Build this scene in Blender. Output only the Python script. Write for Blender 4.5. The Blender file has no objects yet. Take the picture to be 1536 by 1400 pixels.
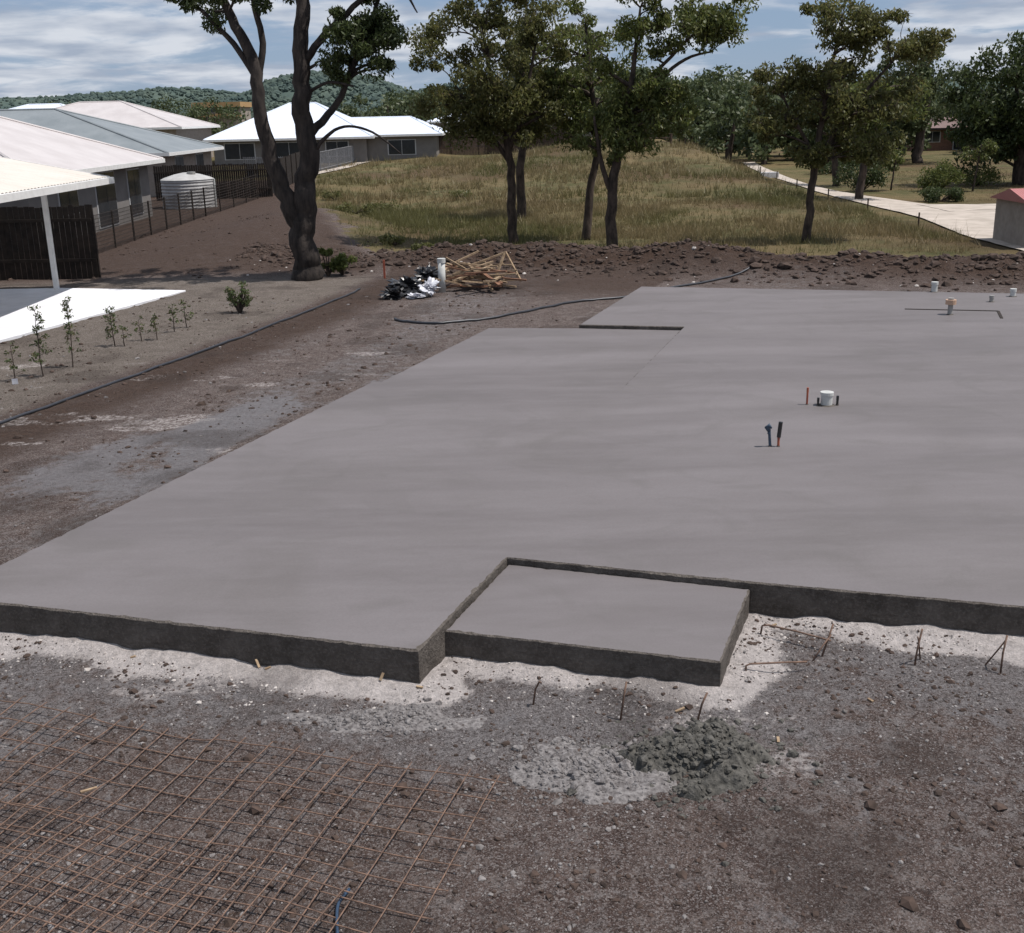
import bpy, math, random
import numpy as np
from mathutils import Matrix, Vector
random.seed(7); rng=np.random.default_rng(7)
D=bpy.data; C=bpy.context
th=math.radians(19.9)
E1=np.array((math.sin(th),math.cos(th))); E2=np.array((math.cos(th),-math.sin(th)))
def W(a,b): return (a*E2[0]+b*E1[0], a*E2[1]+b*E1[1])
# ---------------------------------------------------------------- numpy noise
def hsh(ix,iy,s):
    h=(ix.astype(np.int64)*374761393+iy.astype(np.int64)*668265263+s*974634777)&0x7fffffff
    h=((h^(h>>13))*1274126177)&0x7fffffff
    return ((h^(h>>16))&0xffff)/65535.0
def vn(x,y,s=0):
    x=np.asarray(x,float);y=np.asarray(y,float)
    ix=np.floor(x);iy=np.floor(y);fx=x-ix;fy=y-iy
    fx=fx*fx*(3-2*fx);fy=fy*fy*(3-2*fy)
    a=hsh(ix,iy,s);b=hsh(ix+1,iy,s);c=hsh(ix,iy+1,s);d=hsh(ix+1,iy+1,s)
    return (a*(1-fx)+b*fx)*(1-fy)+(c*(1-fx)+d*fx)*fy
def fbm(x,y,o=4,s=0):
    t=0;A=1;n=0
    x=np.asarray(x,float);y=np.asarray(y,float)
    for i in range(o):
        t=t+A*vn(x*2**i+i*17.3,y*2**i-i*9.1,s+i);n+=A;A*=.5
    return t/n
def ss(a,b,x):
    t=np.clip((np.asarray(x,float)-a)/(b-a),0,1);return t*t*(3-2*t)
def seg(px,py,pts):
    d=np.full(px.shape,1e9)
    for (x0,y0),(x1,y1) in zip(pts[:-1],pts[1:]):
        dx,dy=x1-x0,y1-y0;t=np.clip(((px-x0)*dx+(py-y0)*dy)/(dx*dx+dy*dy),0,1)
        d=np.minimum(d,np.hypot(px-x0-t*dx,py-y0-t*dy))
    return d
S=lambda *p:[W(*q) for q in p]
slab_edge=S((-7.42,6.50),(-3.2,6.76),(-3.2,7.24),(-1.11,7.34),(-1.1,8.7),(9,9.25))
# ---------------------------------------------------------------- terrain
def hgt(x,y):
    x=np.asarray(x,float);y=np.asarray(y,float)
    a=x*E2[0]+y*E2[1];b=x*E1[0]+y*E1[1]
    z=.035*(fbm(x*1.3,y*1.3,4,3)-.5)+.03*(fbm(x*6,y*6,2,8)-.5)*(y<45)
    z=z+ss(48,86,y)*(.35+1.25*ss(-8,8,x))*(1-ss(12.8,16.5,x))
    z=z+ss(85,112,y)*.6*(1-ss(-8,2,x))
    z=z+.85*(fbm(x*.16,y*.11,3,21)-.5)*ss(34,42,y)*(1-ss(13,15.5,x))*ss(-13.5,-10,x)
    z=z+.6*np.exp(-(((x+8.3)/3.0)**2+((y-42)/8)**2))
    lump=.55+.9*fbm(a*.75,b*.75,4,5)
    z=z+.42*lump*np.exp(-((b-30.2-.5*np.sin(a*.5))/1.15)**2)*ss(-15.6,-13.0,a)
    z=z+.3*np.exp(-(((a+5.5)/1.4)**2+((b-30.6)/1.0)**2))
    z=z+.12*(fbm(x*2.6,y*2.6,3,11)-.4)*np.exp(-((b-30)/2.2)**2)*ss(-15.8,-13,a)
    z=z+np.where(b<10,.055*np.exp(-(seg(x,y,slab_edge)/.20)**2)*(.2+1.6*fbm(x*4,y*4,3,70)),0)
    return z
def H(x,y): return float(hgt(np.array([x]),np.array([y]))[0])
def grow(s,step,f,lim):
    r=[];v=s
    while abs(v)<lim:
        step*=f;v+=step;r.append(v)
    return r
xs=np.arange(-9,14.01,.09);xs=np.array(sorted([*grow(-9,-.09,1.055,3000),*xs,*grow(14,.09,1.055,3000)]))
ys=np.arange(3.4,34.01,.09);ys=np.array(sorted([*[3.4-q for q in (.5,1.2,2.5,5,10,20,50,150)],*ys,*grow(34,.09,1.035,3200)]))
X,Y=np.meshgrid(xs,ys)
Z=hgt(X,Y)
def fastmesh(name,v,loops,nper,attr=None,mat=None,smooth=False):
    me=D.meshes.new(name);v=np.ascontiguousarray(v,dtype=np.float32)
    nf=len(loops)//nper
    me.vertices.add(len(v));me.vertices.foreach_set("co",v.ravel())
    me.loops.add(len(loops));me.loops.foreach_set("vertex_index",np.asarray(loops,dtype=np.int32))
    me.polygons.add(nf);me.polygons.foreach_set("loop_start",np.arange(nf,dtype=np.int32)*nper)
    me.polygons.foreach_set("use_smooth",np.full(nf,smooth))
    me.update(calc_edges=True);me.validate()
    if attr:
        for k,c in attr.items():
            at=me.color_attributes.new(k,'FLOAT_COLOR','POINT');at.data.foreach_set("color",np.ascontiguousarray(c,dtype=np.float32).ravel())
    if mat: me.materials.append(mat)
    ob=D.objects.new(name,me);C.collection.objects.link(ob);return ob
# ---------------------------------------------------------------- node helpers
class NT:
    def __init__(s,name):
        s.m=D.materials.new(name);s.m.use_nodes=True;s.t=s.m.node_tree;s.t.nodes.clear()
        s.out=s.n("ShaderNodeOutputMaterial")
    def n(s,k,**kw):
        q=s.t.nodes.new(k)
        for a,b in kw.items(): setattr(q,a,b)
        return q
    def l(s,a,b): s.t.links.new(a,b)
    def v(s,sock,val):
        if hasattr(val,'node'): s.l(val,sock)
        else:
            if isinstance(val,tuple) and len(val)==3 and sock.type=='RGBA': val=(*val,1)
            sock.default_value=val
    def coord(s,k='Object',scale=None):
        o=s.n("ShaderNodeTexCoord").outputs[k]
        if scale:
            m=s.n("ShaderNodeMapping");s.l(o,m.inputs[0]);m.inputs['Scale'].default_value=scale if isinstance(scale,tuple) else (scale,)*3;o=m.outputs[0]
        return o
    def noise(s,vec,scale,detail=4,rough=.55,dist=0):
        q=s.n("ShaderNodeTexNoise");s.l(vec,q.inputs['Vector']);q.inputs['Scale'].default_value=scale;q.inputs['Detail'].default_value=detail;q.inputs['Roughness'].default_value=rough;q.inputs['Distortion'].default_value=dist
        return q.outputs['Fac']
    def voro(s,vec,scale,out='Color',feature='F1'):
        q=s.n("ShaderNodeTexVoronoi",feature=feature);s.l(vec,q.inputs['Vector']);q.inputs['Scale'].default_value=scale;return q.outputs[out]
    def vbw(s,vec,scale):
        v=s.voro(vec,scale);b=s.n("ShaderNodeSeparateColor");s.l(v,b.inputs[0]);return b.outputs[0]
    def mr(s,x,a,b,c=0.,d=1.,smooth=False):
        q=s.n("ShaderNodeMapRange");q.interpolation_type='SMOOTHSTEP' if smooth else 'LINEAR'
        s.v(q.inputs[0],x)
        for i,k in enumerate((a,b,c,d)): q.inputs[i+1].default_value=k
        return q.outputs[0]
    def mix(s,f,a,b,bt='MIX'):
        q=s.n("ShaderNodeMix",data_type='RGBA',blend_type=bt);s.v(q.inputs[0],f);s.v(q.inputs[6],a);s.v(q.inputs[7],b);return q.outputs[2]
    def ma(s,op,a,b=0.,clamp=False):
        q=s.n("ShaderNodeMath",operation=op,use_clamp=clamp);s.v(q.inputs[0],a);s.v(q.inputs[1],b);return q.outputs[0]
    def attr(s,nm):
        q=s.n("ShaderNodeAttribute");q.attribute_name=nm;return q
    def bump(s,h,st=.3,d=.02):
        q=s.n("ShaderNodeBump");q.inputs['Strength'].default_value=st;q.inputs['Distance'].default_value=d;s.l(h,q.inputs['Height']);return q.outputs[0]
    def bsdf(s,col,rough=.8,normal=None,spec=.3,metal=0.):
        q=s.n("ShaderNodeBsdfPrincipled");s.v(q.inputs['Base Color'],col);s.v(q.inputs['Roughness'],rough);q.inputs['Specular IOR Level'].default_value=spec;q.inputs['Metallic'].default_value=metal
        if normal is not None: s.l(normal,q.inputs['Normal'])
        s.l(q.outputs[0],s.out.inputs[0]);return q
def simple(name,c1,c2=None,scale=6,rough=.7,bump=.2,bd=.01,spec=.3,metal=0.,detail=4,mscale=None):
    t=NT(name);c2=c2 or tuple(k*.7 for k in c1)
    co=t.coord('Object',mscale) if mscale else t.coord('Object')
    n=t.noise(co,scale,detail,.6)
    t.bsdf(t.mix(t.mr(n,.35,.65),c2,c1),rough,t.bump(n,bump,bd) if bump>.06 else None,spec,metal);return t.m
# ---------------------------------------------------------------- materials
t=NT("ground_soil")
co=t.coord('Object');z1=t.attr("zoneA");sp=t.n("ShaderNodeSeparateColor");t.l(z1.outputs['Color'],sp.inputs[0])
grass_m,chalk_m,grav_m=sp.outputs[0],sp.outputs[1],sp.outputs[2];dark_m=z1.outputs['Alpha']
z2=t.attr("zoneB");sp2=t.n("ShaderNodeSeparateColor");t.l(z2.outputs['Color'],sp2.inputs[0]);bed_m,spoil_m,dust_m=sp2.outputs[0],sp2.outputs[1],sp2.outputs[2]
nM=t.noise(co,2.6,5,.65,.3);nF=t.noise(co,14,6,.8);nM2=t.noise(co,6,5,.7,.5)
vb=t.vbw(co,42);vb2=t.vbw(co,95);vb3=t.vbw(co,210)
dirt=t.mix(t.mr(nM,.35,.66),(.064,.041,.034),(.122,.088,.076))
dirt=t.mix(t.mr(nM2,.50,.68),dirt,(.195,.160,.145))
dirt=t.mix(t.mr(nF,.50,.66,0,.85),dirt,(.038,.026,.022))
dirt=t.mix(t.mr(vb,.88,.94,0,.45),dirt,(.18,.155,.145))
dirt=t.mix(t.mr(vb2,.80,.88,0,.65),dirt,(.27,.24,.23))
dirt=t.mix(t.mr(vb2,.16,.10,0,.7),dirt,(.030,.022,.019))
dirt=t.mix(t.mr(vb3,.72,.95,0,.6),dirt,(.30,.265,.25))
gv=t.mix(t.mr(vb,.1,.9),(.078,.068,.067),(.25,.235,.236))
gv=t.mix(t.mr(vb2,.3,.9,0,.8),gv,(.125,.110,.108));gv=t.mix(t.mr(vb3,.5,.95,0,.7),gv,(.38,.355,.35));gv=t.mix(t.mr(vb2,.2,.1,0,.7),gv,(.045,.038,.035));gv=t.mix(t.mr(nF,.52,.68,0,.7),gv,(.065,.053,.047))
gm=t.ma('ADD',grav_m,t.mr(nM2,.3,.7,-.4,.4));gm=t.mr(gm,.2,.85,0,.85,True)
col=t.mix(gm,dirt,gv)
dst=t.mix(t.mr(nF,.35,.7),(.24,.235,.248),(.13,.122,.124));dm=t.ma('ADD',dust_m,t.mr(nM2,.3,.7,-.35,.35));col=t.mix(t.mr(dm,.3,.85,0,.7,True),col,dst)
bed=t.mix(t.mr(vb2,.15,.8),(.090,.072,.060),(.250,.216,.190));bed=t.mix(t.mr(nM,.4,.7,0,.6),bed,(.105,.086,.072));bed=t.mix(t.mr(nF,.5,.7,0,.6),bed,(.06,.047,.038))
col=t.mix(bed_m,col,bed)
spoil=t.mix(t.mr(nF,.35,.7),(.024,.015,.011),(.082,.050,.036));spoil=t.mix(t.mr(vb3,.8,.95,0,.5),spoil,(.18,.135,.11));col=t.mix(t.ma('MULTIPLY',spoil_m,t.mr(nM,.2,.5,.5,1)),col,spoil)
ch=t.mix(t.mr(nF,.38,.68),(.66,.60,.575),(.36,.325,.31));ch=t.mix(t.mr(vb2,.3,.9,0,.2),ch,(.2,.18,.17))
cm=t.ma('ADD',chalk_m,t.mr(nF,.25,.75,-.45,.45));cm=t.mr(cm,.34,.70,0,1,True);col=t.mix(cm,col,ch)
nG=t.noise(co,.22,4,.65);nG2=t.noise(co,1.1,5,.75);nG3=t.noise(co,.09,3,.6)
gr=t.mix(t.mr(nG,.40,.58),(.180,.134,.066),(.085,.088,.034));gr=t.mix(t.mr(nG2,.46,.66,0,.85),gr,(.20,.155,.080));gr=t.mix(t.mr(nG3,.50,.62,0,.8),gr,(.10,.062,.036));gr=t.mix(t.mr(nF,.35,.7,0,.6),gr,(.055,.043,.022))
gg=t.ma('ADD',grass_m,t.mr(nM,.25,.75,-.4,.4));gg=t.mr(gg,.35,.65,0,1,True);col=t.mix(gg,col,gr)
col=t.mix(t.ma('MULTIPLY',dark_m,.7),col,(.038,.028,.024))
hh=t.ma('ADD',t.ma('MULTIPLY',nF,1.3),t.ma('MULTIPLY',vb2,.12))
t.bsdf(col,.92,t.bump(hh,1.0,.05),.15);M_ground=t.m

t=NT("concrete_trowelled");co=t.coord('Object')
mp=t.n("ShaderNodeMapping");t.l(co,mp.inputs[0]);mp.inputs['Rotation'].default_value=(0,0,th-.05);mp.inputs['Scale'].default_value=(.24,1.15,1)
b1=t.noise(mp.outputs[0],.8,3,.5,.5);b2=t.noise(co,.35,3,.5,1.0);b3=t.noise(mp.outputs[0],4.5,5,.65,.3);b4=t.noise(co,60,2,.6);b5=t.noise(co,.9,4,.6,1.6)
c=t.mix(t.mr(b1,.34,.66),(.122,.108,.107),(.157,.142,.144));c=t.mix(t.mr(b2,.5,.70,0,.5),c,(.113,.101,.097));c=t.mix(t.mr(b3,.44,.74,0,.35),c,(.178,.162,.165));c=t.mix(t.mr(b5,.52,.70,0,.35),c,(.104,.095,.090));c=t.mix(t.mr(b4,.35,.7,0,.2),c,(.075,.067,.066))
t.bsdf(c,t.mr(b1,.3,.7,.55,.75),t.bump(t.ma('ADD',b3,t.ma('MULTIPLY',b4,.3)),.15,.012),.3);M_conc=t.m
t=NT("concrete_formed_edge");co=t.coord('Object');a1=t.noise(co,5,5,.7);a2=t.noise(co,40,4,.7);a3=t.noise(t.coord('Object',(1,1,9)),3,4,.7)
c=t.mix(t.mr(a1,.35,.68),(.064,.054,.046),(.125,.109,.096));c=t.mix(t.mr(a2,.5,.75,0,.6),c,(.18,.16,.142));c=t.mix(t.mr(a3,.55,.7,0,.5),c,(.046,.039,.033));t.bsdf(c,.85,t.bump(t.ma('ADD',a1,a2),.9,.02),.2);M_edge=t.m
M_white_conc=simple("concrete_white",(.72,.72,.74),(.60,.60,.62),1.5,.8,.1)
M_drive=simple("drive_concrete",(.46,.40,.345),(.33,.285,.24),1.2,.85,.1)
M_rust=simple("rusty_steel",(.20,.125,.09),(.085,.055,.042),30,.8,.3,.003)
M_stone=simple("stone_grey",(.26,.24,.232),(.10,.090,.085),7,.9,.0)
M_clod=simple("soil_clod",(.080,.054,.043),(.035,.025,.020),9,.95,.0)
M_chip=simple("stone_pale",(.50,.46,.43),(.30,.27,.25),7,.9,.0)
M_wood=simple("timber_raw",(.36,.265,.17),(.20,.135,.085),12,.8,.2)
M_woodr=simple("timber_red",(.22,.115,.07),(.13,.065,.04),12,.8,.2)
M_pvc=simple("pvc_white",(.52,.52,.50),(.42,.42,.40),8,.45,.02)
M_pvcg=simple("pvc_grey",(.32,.31,.29),(.22,.21,.2),8,.5,.02)
M_cap=simple("pvc_cap_tan",(.48,.32,.23),(.38,.25,.17),8,.5,.02)
M_orange=simple("conduit_orange",(.36,.10,.05),(.24,.06,.04),10,.5,.05)
M_blue=simple("pipe_blue_grey",(.06,.09,.13),(.03,.045,.07),10,.5,.05)
M_black=simple("black_plastic",(.012,.012,.013),(.02,.02,.022),10,.28,.3,.02,.6)
M_bag=simple("white_plastic",(.62,.62,.65),(.4,.4,.44),6,.4,.5,.02,.5)
M_hose=simple("poly_pipe",(.02,.022,.026),(.03,.032,.04),10,.4,.02,spec=.5)
M_hoseb=simple("poly_pipe_blue",(.03,.06,.11),(.02,.035,.06),10,.4,.02,spec=.5)
M_spill=simple("wet_concrete_spill",(.115,.108,.096),(.038,.036,.031),22,.85,.8,.03,detail=5)
M_spillg=simple("gravel_spill",(.22,.205,.20),(.085,.076,.074),30,.9,.6,.03)
M_fence=simple("fence_dark_timber",(.030,.022,.017),(.015,.011,.009),5,.85,.2)
M_fenceb=simple("fence_brown_timber",(.085,.055,.04),(.045,.03,.022),5,.85,.2)
M_metal=simple("metal_grey",(.3,.3,.31),(.2,.2,.21),5,.5,.05,metal=.3)
M_post=simple("post_white",(.75,.74,.72),(.65,.64,.62),5,.5,.02)
M_wall=simple("wall_render_grey",(.19,.175,.165),(.16,.148,.138),2,.85,.05)
M_wall2=simple("wall_brick_pale",(.33,.29,.25),(.26,.22,.19),4,.85,.05)
M_brick=simple("wall_brick_brown",(.22,.12,.085),(.14,.08,.06),5,.85,.1)
M_glass=simple("window_glass",(.02,.025,.03),(.03,.035,.04),3,.1,.0,spec=.8)
M_frame=simple("window_frame",(.5,.5,.5),(.45,.45,.45),3,.5,.0)
M_black2=simple("charcoal_bark",(.016,.013,.012),(.050,.040,.034),7,.9,1.,.05,mscale=(1,1,.3))
M_bark=simple("eucalypt_bark",(.085,.062,.048),(.028,.021,.017),9,.9,.8,.03,mscale=(1,1,.35))
def roof_mat(name,c1,c2,rot=0):
    t=NT(name);co=t.coord('Object');w=t.n("ShaderNodeTexWave");m=t.n("ShaderNodeMapping");t.l(co,m.inputs[0]);m.inputs['Rotation'].default_value=(0,0,rot);t.l(m.outputs[0],w.inputs[0]);w.inputs['Scale'].default_value=4.2
    n=t.noise(co,.8,4,.6);t.bsdf(t.mix(t.mr(n,.35,.65),c1,c2),.45,t.bump(w.outputs['Fac'],.35,.02),.4);return t.m
M_rcream=roof_mat("roof_steel_cream",(.56,.51,.45),(.62,.57,.51),math.pi/2)
M_rcream2=roof_mat("roof_steel_pale",(.46,.42,.41),(.53,.49,.48))
M_rgrey=roof_mat("roof_steel_grey",(.17,.19,.20),(.215,.235,.245))
M_rwhite=roof_mat("roof_steel_white",(.62,.67,.76),(.70,.75,.84))
M_rbrown=roof_mat("roof_tile_brown",(.14,.085,.07),(.19,.12,.10))
M_rred=roof_mat("roof_steel_red",(.40,.15,.14),(.34,.12,.11))
M_tan=simple("wall_tan",(.42,.27,.13),(.36,.22,.1),2,.8,.05)
def leafmat(name,ca,cb,cc,trans=.3):
    t=NT(name);a=t.attr("rnd");s=t.n("ShaderNodeSeparateColor");t.l(a.outputs['Color'],s.inputs[0])
    c=t.mix(s.outputs[0],ca,cb);c=t.mix(t.ma('MULTIPLY',s.outputs[1],.6),c,cc)
    d=t.n("ShaderNodeBsdfPrincipled");t.l(c,d.inputs['Base Color']);d.inputs['Roughness'].default_value=.5;d.inputs['Specular IOR Level'].default_value=.3
    tr=t.n("ShaderNodeBsdfTranslucent");t.l(c,tr.inputs[0]);mx=t.n("ShaderNodeMixShader");mx.inputs[0].default_value=trans
    t.l(d.outputs[0],mx.inputs[1]);t.l(tr.outputs[0],mx.inputs[2]);t.l(mx.outputs[0],t.out.inputs[0]);return t.m
M_leafA=leafmat("leaves_gum",(.064,.086,.026),(.145,.172,.048),(.17,.15,.05),.45)
M_leafB=leafmat("leaves_gum_olive",(.070,.078,.028),(.145,.152,.050),(.18,.145,.055),.45)
M_leafD=leafmat("leaves_dark",(.030,.045,.016),(.072,.095,.032),(.06,.07,.024),.35)
M_leafF=leafmat("leaves_far",(.042,.060,.026),(.095,.120,.050),(.11,.115,.055),.3)
M_leafS=leafmat("leaves_sapling",(.04,.065,.022),(.095,.13,.045),(.16,.10,.05))
M_dry=leafmat("grass_dry",(.25,.19,.10),(.135,.130,.048),(.10,.085,.04))
# ---------------------------------------------------------------- ground zones
A=X*E2[0]+Y*E2[1];B=X*E1[0]+Y*E1[1]
dS=seg(X,Y,slab_edge)
wob=fbm(X*1.7,Y*1.7,3,31);wob2=fbm(X*4.5,Y*4.5,3,37)
chalk=ss(.50,.12,dS-.24*(wob-.5)*2-.22*(wob2-.5))*(B<9.6)
chalk=np.maximum(chalk,.9*ss(.72,.2,np.hypot(X-1.35,Y-7.6)+.4*(wob-.5)))
dL=seg(X,Y,S((-7.42,6.6),(-7.42,19.4)))
chalk=np.maximum(chalk,ss(.5,.0,dL)*ss(.4,.65,fbm(X*1.2,Y*1.2,3,40))*.5)
chalk=np.maximum(chalk,.46*ss(.6,.76,fbm(X*.8+5,Y*1.6,4,44))*(Y<20))
grav=ss(1.7,.5,dS)*.65*(B<9.5)+.34*(Y<30)*ss(.4,.68,fbm(X*.9,Y*.9,4,50))+.04
grav=np.where((A<-7.3)&(B>8),.5*ss(2.3,.6,np.abs(A+8.9+.03*B))*ss(.38,.62,fbm(A*.9,B*.28,3,51)),grav)
dust=ss(1.7,.5,np.abs(A+8.9))*ss(8.5,10.5,B)*ss(19,15.5,B)*ss(.38,.62,fbm(A*.8+3,B*.3,4,53))
dust=np.maximum(dust,.35*ss(.55,.7,fbm(X*.9+2,Y*1.6,4,58))*(Y<9)*(Y>3))
hosep=[(-8.2,11.5),(-7.15,15.47),(-6.43,17.66),(-5.59,20.21),(-4.71,23.18),(-3.61,27.67),(-3.2,29.5)]
hx=np.interp(Y,[p[1] for p in hosep],[p[0] for p in hosep])
bed=ss(.15,.55,hx-X+.3*(wob-.5))*ss(31,29.3,Y)
DLY,DLX=[28,32,58,75,95],[-3.2,-3.6,-10.3,-12.6,-13.2]
dirtline=np.interp(Y,DLY,DLX)
grass=ss(-.6,.8,X-dirtline+1.6*(wob-.5))*ss(31.3,33.0,B+1.3*(wob-.5))
grass=np.where(Y>75,1,grass);grass=np.where(X<-40,1,grass)
spoil=np.exp(-((B-30.2)/1.9)**2)*ss(-16.2,-14,A)*1.2
spoil=np.maximum(spoil,ss(.5,-.6,X-dirtline)*ss(29.5,31.5,Y)*.9)
spoil=np.maximum(spoil,ss(1.2,.2,np.abs(X-hx-.5+.5*(wob-.5)))*(Y<30)*.9)
spoil=np.maximum(spoil,.8*ss(23.5,26.5,B)*(A<-5.9)*(X>hx))
spoil=np.clip(spoil,0,1)*(1-grass)
dark=.55*ss(.58,.74,fbm(X*1.1+9,Y*1.1,4,61))*(Y<30)+.5*ss(.36,.1,np.hypot(X+2.9,Y-5.9))
zA=np.stack([grass,chalk,np.clip(grav,0,1),np.clip(dark,0,1)],-1).reshape(-1,4)
zB=np.stack([bed*(1-spoil*.9),spoil,dust,0*bed+1],-1).reshape(-1,4)
ny,nx=X.shape;ii=np.arange(ny*nx).reshape(ny,nx)
loops=np.stack([ii[:-1,:-1],ii[:-1,1:],ii[1:,1:],ii[1:,:-1]],-1).ravel()
fastmesh("ground",np.stack([X,Y,Z],-1).reshape(-1,3),loops,4,{"zoneA":zA,"zoneB":zB},M_ground,True)
# ---------------------------------------------------------------- mesh builder
class MB:
    def __init__(s): s.v=[];s.f=[];s.mi=[]
    def add(s,v,f,m=0):
        o=len(s.v);s.v+= [tuple(q) for q in v];s.f+=[tuple(i+o for i in q) for q in f];s.mi+=[m]*len(f)
    def box(s,c,d,m=0,rot=0,M=None):
        v=[Vector((i*d[0]/2,j*d[1]/2,k*d[2]/2)) for k in(-1,1) for j in(-1,1) for i in(-1,1)]
        R=M or Matrix.Rotation(rot,3,'Z');v=[R@q+Vector(c) for q in v]
        s.add(v,[(0,2,3,1),(4,5,7,6),(0,1,5,4),(2,6,7,3),(0,4,6,2),(1,3,7,5)],m)
    def beam(s,p,q,w,h,m=0):
        p=Vector(p);q=Vector(q);d=q-p;R=d.to_track_quat('X','Z').to_matrix();s.box((p+q)/2,(d.length,w,h),m,M=R)
    def tube(s,pts,rad,n=8,m=0,cap=True):
        pts=[Vector(p) for p in pts]
        if not hasattr(rad,'__len__'): rad=[rad]*len(pts)
        rings=[];u=None
        for i,p in enumerate(pts):
            d=(pts[min(i+1,len(pts)-1)]-pts[max(i-1,0)]).normalized()
            if u is None: u=d.orthogonal().normalized()
            else: u=(u-d*u.dot(d)).normalized()
            w=d.cross(u);rings.append([p+(u*math.cos(2*math.pi*k/n)+w*math.sin(2*math.pi*k/n))*rad[i] for k in range(n)])
        v=[q for r in rings for q in r];f=[(i*n+k,i*n+(k+1)%n,(i+1)*n+(k+1)%n,(i+1)*n+k) for i in range(len(pts)-1) for k in range(n)]
        if cap: f+=[tuple(range(n))[::-1],tuple((len(pts)-1)*n+k for k in range(n))]
        s.add(v,f,m)
    def obj(s,name,mats,parent=None,smooth=False):
        me=D.meshes.new(name);me.from_pydata(s.v,[],s.f)
        for m in mats: me.materials.append(m)
        me.polygons.foreach_set("material_index",s.mi);me.polygons.foreach_set("use_smooth",[smooth]*len(s.f));me.update()
        o=D.objects.new(name,me);C.collection.objects.link(o)
        if parent: o.parent=parent
        return o
def empty(name):
    o=D.objects.new(name,None);C.collection.objects.link(o);return o
# ---------------------------------------------------------------- slab
def poly_slab(name,poly,z0,z1,skip=0,jit=.004,bev=.014,zn=.003):
    P=[];n=len(poly)
    for i in range(n):
        a=Vector(poly[i]);b=Vector(poly[(i+1)%n]);k=max(1,int((b-a).length/.05))
        for j in range(k):
            q=a.lerp(b,j/k);P.append(q)
    n=len(P);area=sum(P[i].x*P[(i+1)%n].y-P[(i+1)%n].x*P[i].y for i in range(n))
    if area<0: P.reverse()
    O=[];I=[]
    for i in range(n):
        d=((P[(i+1)%n]-P[i]).normalized()+(P[i]-P[i-1]).normalized()).normalized();nn=Vector((d.y,-d.x))
        w=float(fbm(np.array([P[i].x*3]),np.array([P[i].y*3]),2,5)[0]-.5)*2.*jit+random.uniform(-1,1)*jit*.6
        chip=.02 if random.random()<.02 else 0
        O.append(P[i]+nn*w);I.append(P[i]-nn*(bev+chip+random.uniform(-1,1)*bev*.45))
    v=[(q.x,q.y,z0) for q in O]+[(q.x,q.y,z1-bev*.8+random.uniform(-1,1)*zn) for q in O]+[(q.x,q.y,z1) for q in I]
    mb=MB();f=[(i,(i+1)%n,n+(i+1)%n,n+i) for i in range(n)];mb.add(v,f,1);mb.f+=[(n+i,n+(i+1)%n,2*n+(i+1)%n,2*n+i) for i in range(n)];mb.mi+=[1]*n
    mb.f.append(tuple(range(2*n,3*n)));mb.mi.append(0)
    return mb
house_slab=empty("concrete_house_slab")
main=S((-7.42,6.50),(-3.2,6.76),(-3.19,8.64),(-1.1,8.70),(9.5,9.3),(9.5,25.7),(-5.78,24.6),(-5.78,19.74),(-3.9,19.95),(-3.8,15.05),(-7.42,14.58))
poly_slab("m",main,-.12,.31,jit=.006,bev=.016,zn=.005).obj("floor_slab",[M_conc,M_edge],house_slab)
pat=S((-7.42,14.585),(-3.805,15.055),(-3.905,19.945),(-5.78,19.735),(-7.42,19.4))
poly_slab("p",pat,-.12,.245).obj("patio_slab",[M_conc,M_edge],house_slab)
por=S((-3.195,7.24),(-1.11,7.34),(-1.10,8.695),(-3.185,8.635))
poly_slab("p",por,-.12,.25,jit=.006,bev=.014).obj("porch_slab",[M_conc,M_edge],house_slab)
mb=MB()
for p,q in (((7.53,21.41),(9.12,20.97)),((9.12,20.97),(8.87,20.21))): mb.beam((*p,.314),(*q,.314),.05,.012)
mb.obj("rebate_shade_strip",[M_fence],house_slab)  # dark strips laid on the slab, painting the shade of an unmodelled recess
# ---------------------------------------------------------------- pipes
def pipe(name,x,y,h,r,mat,z=.31,cap=None,caph=.05,tilt=(0,0)):
    e=empty(name);mb=MB();t_=Vector((x+tilt[0],y+tilt[1],z+h));mb.tube([(x,y,z-.02),t_],r,20)
    mb.obj("pipe",[mat],e,False)
    mb=MB();mb.tube([t_-Vector((0,0,caph)),t_+Vector((0,0,.006))],r*1.14,20);mb.obj("collar",[cap or mat],e)
    mb=MB();mb.tube([(x,y,z),(x,y,z+.012)],[r*1.5,r*1.2],12);mb.obj("base_fillet",[M_edge],e)
    return e
pipe("drain_pipe",4.10,14.27,.17,.075,M_pvc,cap=M_pvc,caph=.035)
pipe("conduit_stub",3.985,14.25,.10,.014,M_black);pipe("conduit_stub",4.235,14.25,.12,.016,M_black)
pipe("orange_conduit",3.86,14.32,.22,.013,M_orange)
e=pipe("water_pipe_stub",2.96,12.44,.20,.016,M_blue,tilt=(-.02,0))
mb=MB();mb.tube([(2.94,12.44,.49),(2.91,12.43,.54),(2.93,12.42,.57),(2.96,12.42,.53)],[.02,.028,.024,.012],8);mb.obj("taped_end",[M_blue],e,True)
e=pipe("electrical_conduit",3.05,12.43,.14,.014,M_orange);mb=MB();mb.tube([(3.05,12.43,.42),(3.065,12.43,.60)],.024,10);mb.obj("black_sleeve",[M_black],e)
e=pipe("drain_pipe",8.13,20.73,.30,.045,M_pvcg,cap=M_pvcg)
mb=MB();mb.tube([(8.13,20.73,.50),(8.13,20.73,.585)],.095,16);mb.obj("flange_cap",[M_cap],e)
pipe("drain_pipe",8.82,23.43,.20,.062,M_pvc,cap=M_pvc);pipe("drain_pipe",9.43,22.03,.12,.04,M_pvcg);pipe("drain_pipe",10.10,22.62,.15,.055,M_pvc)
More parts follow.
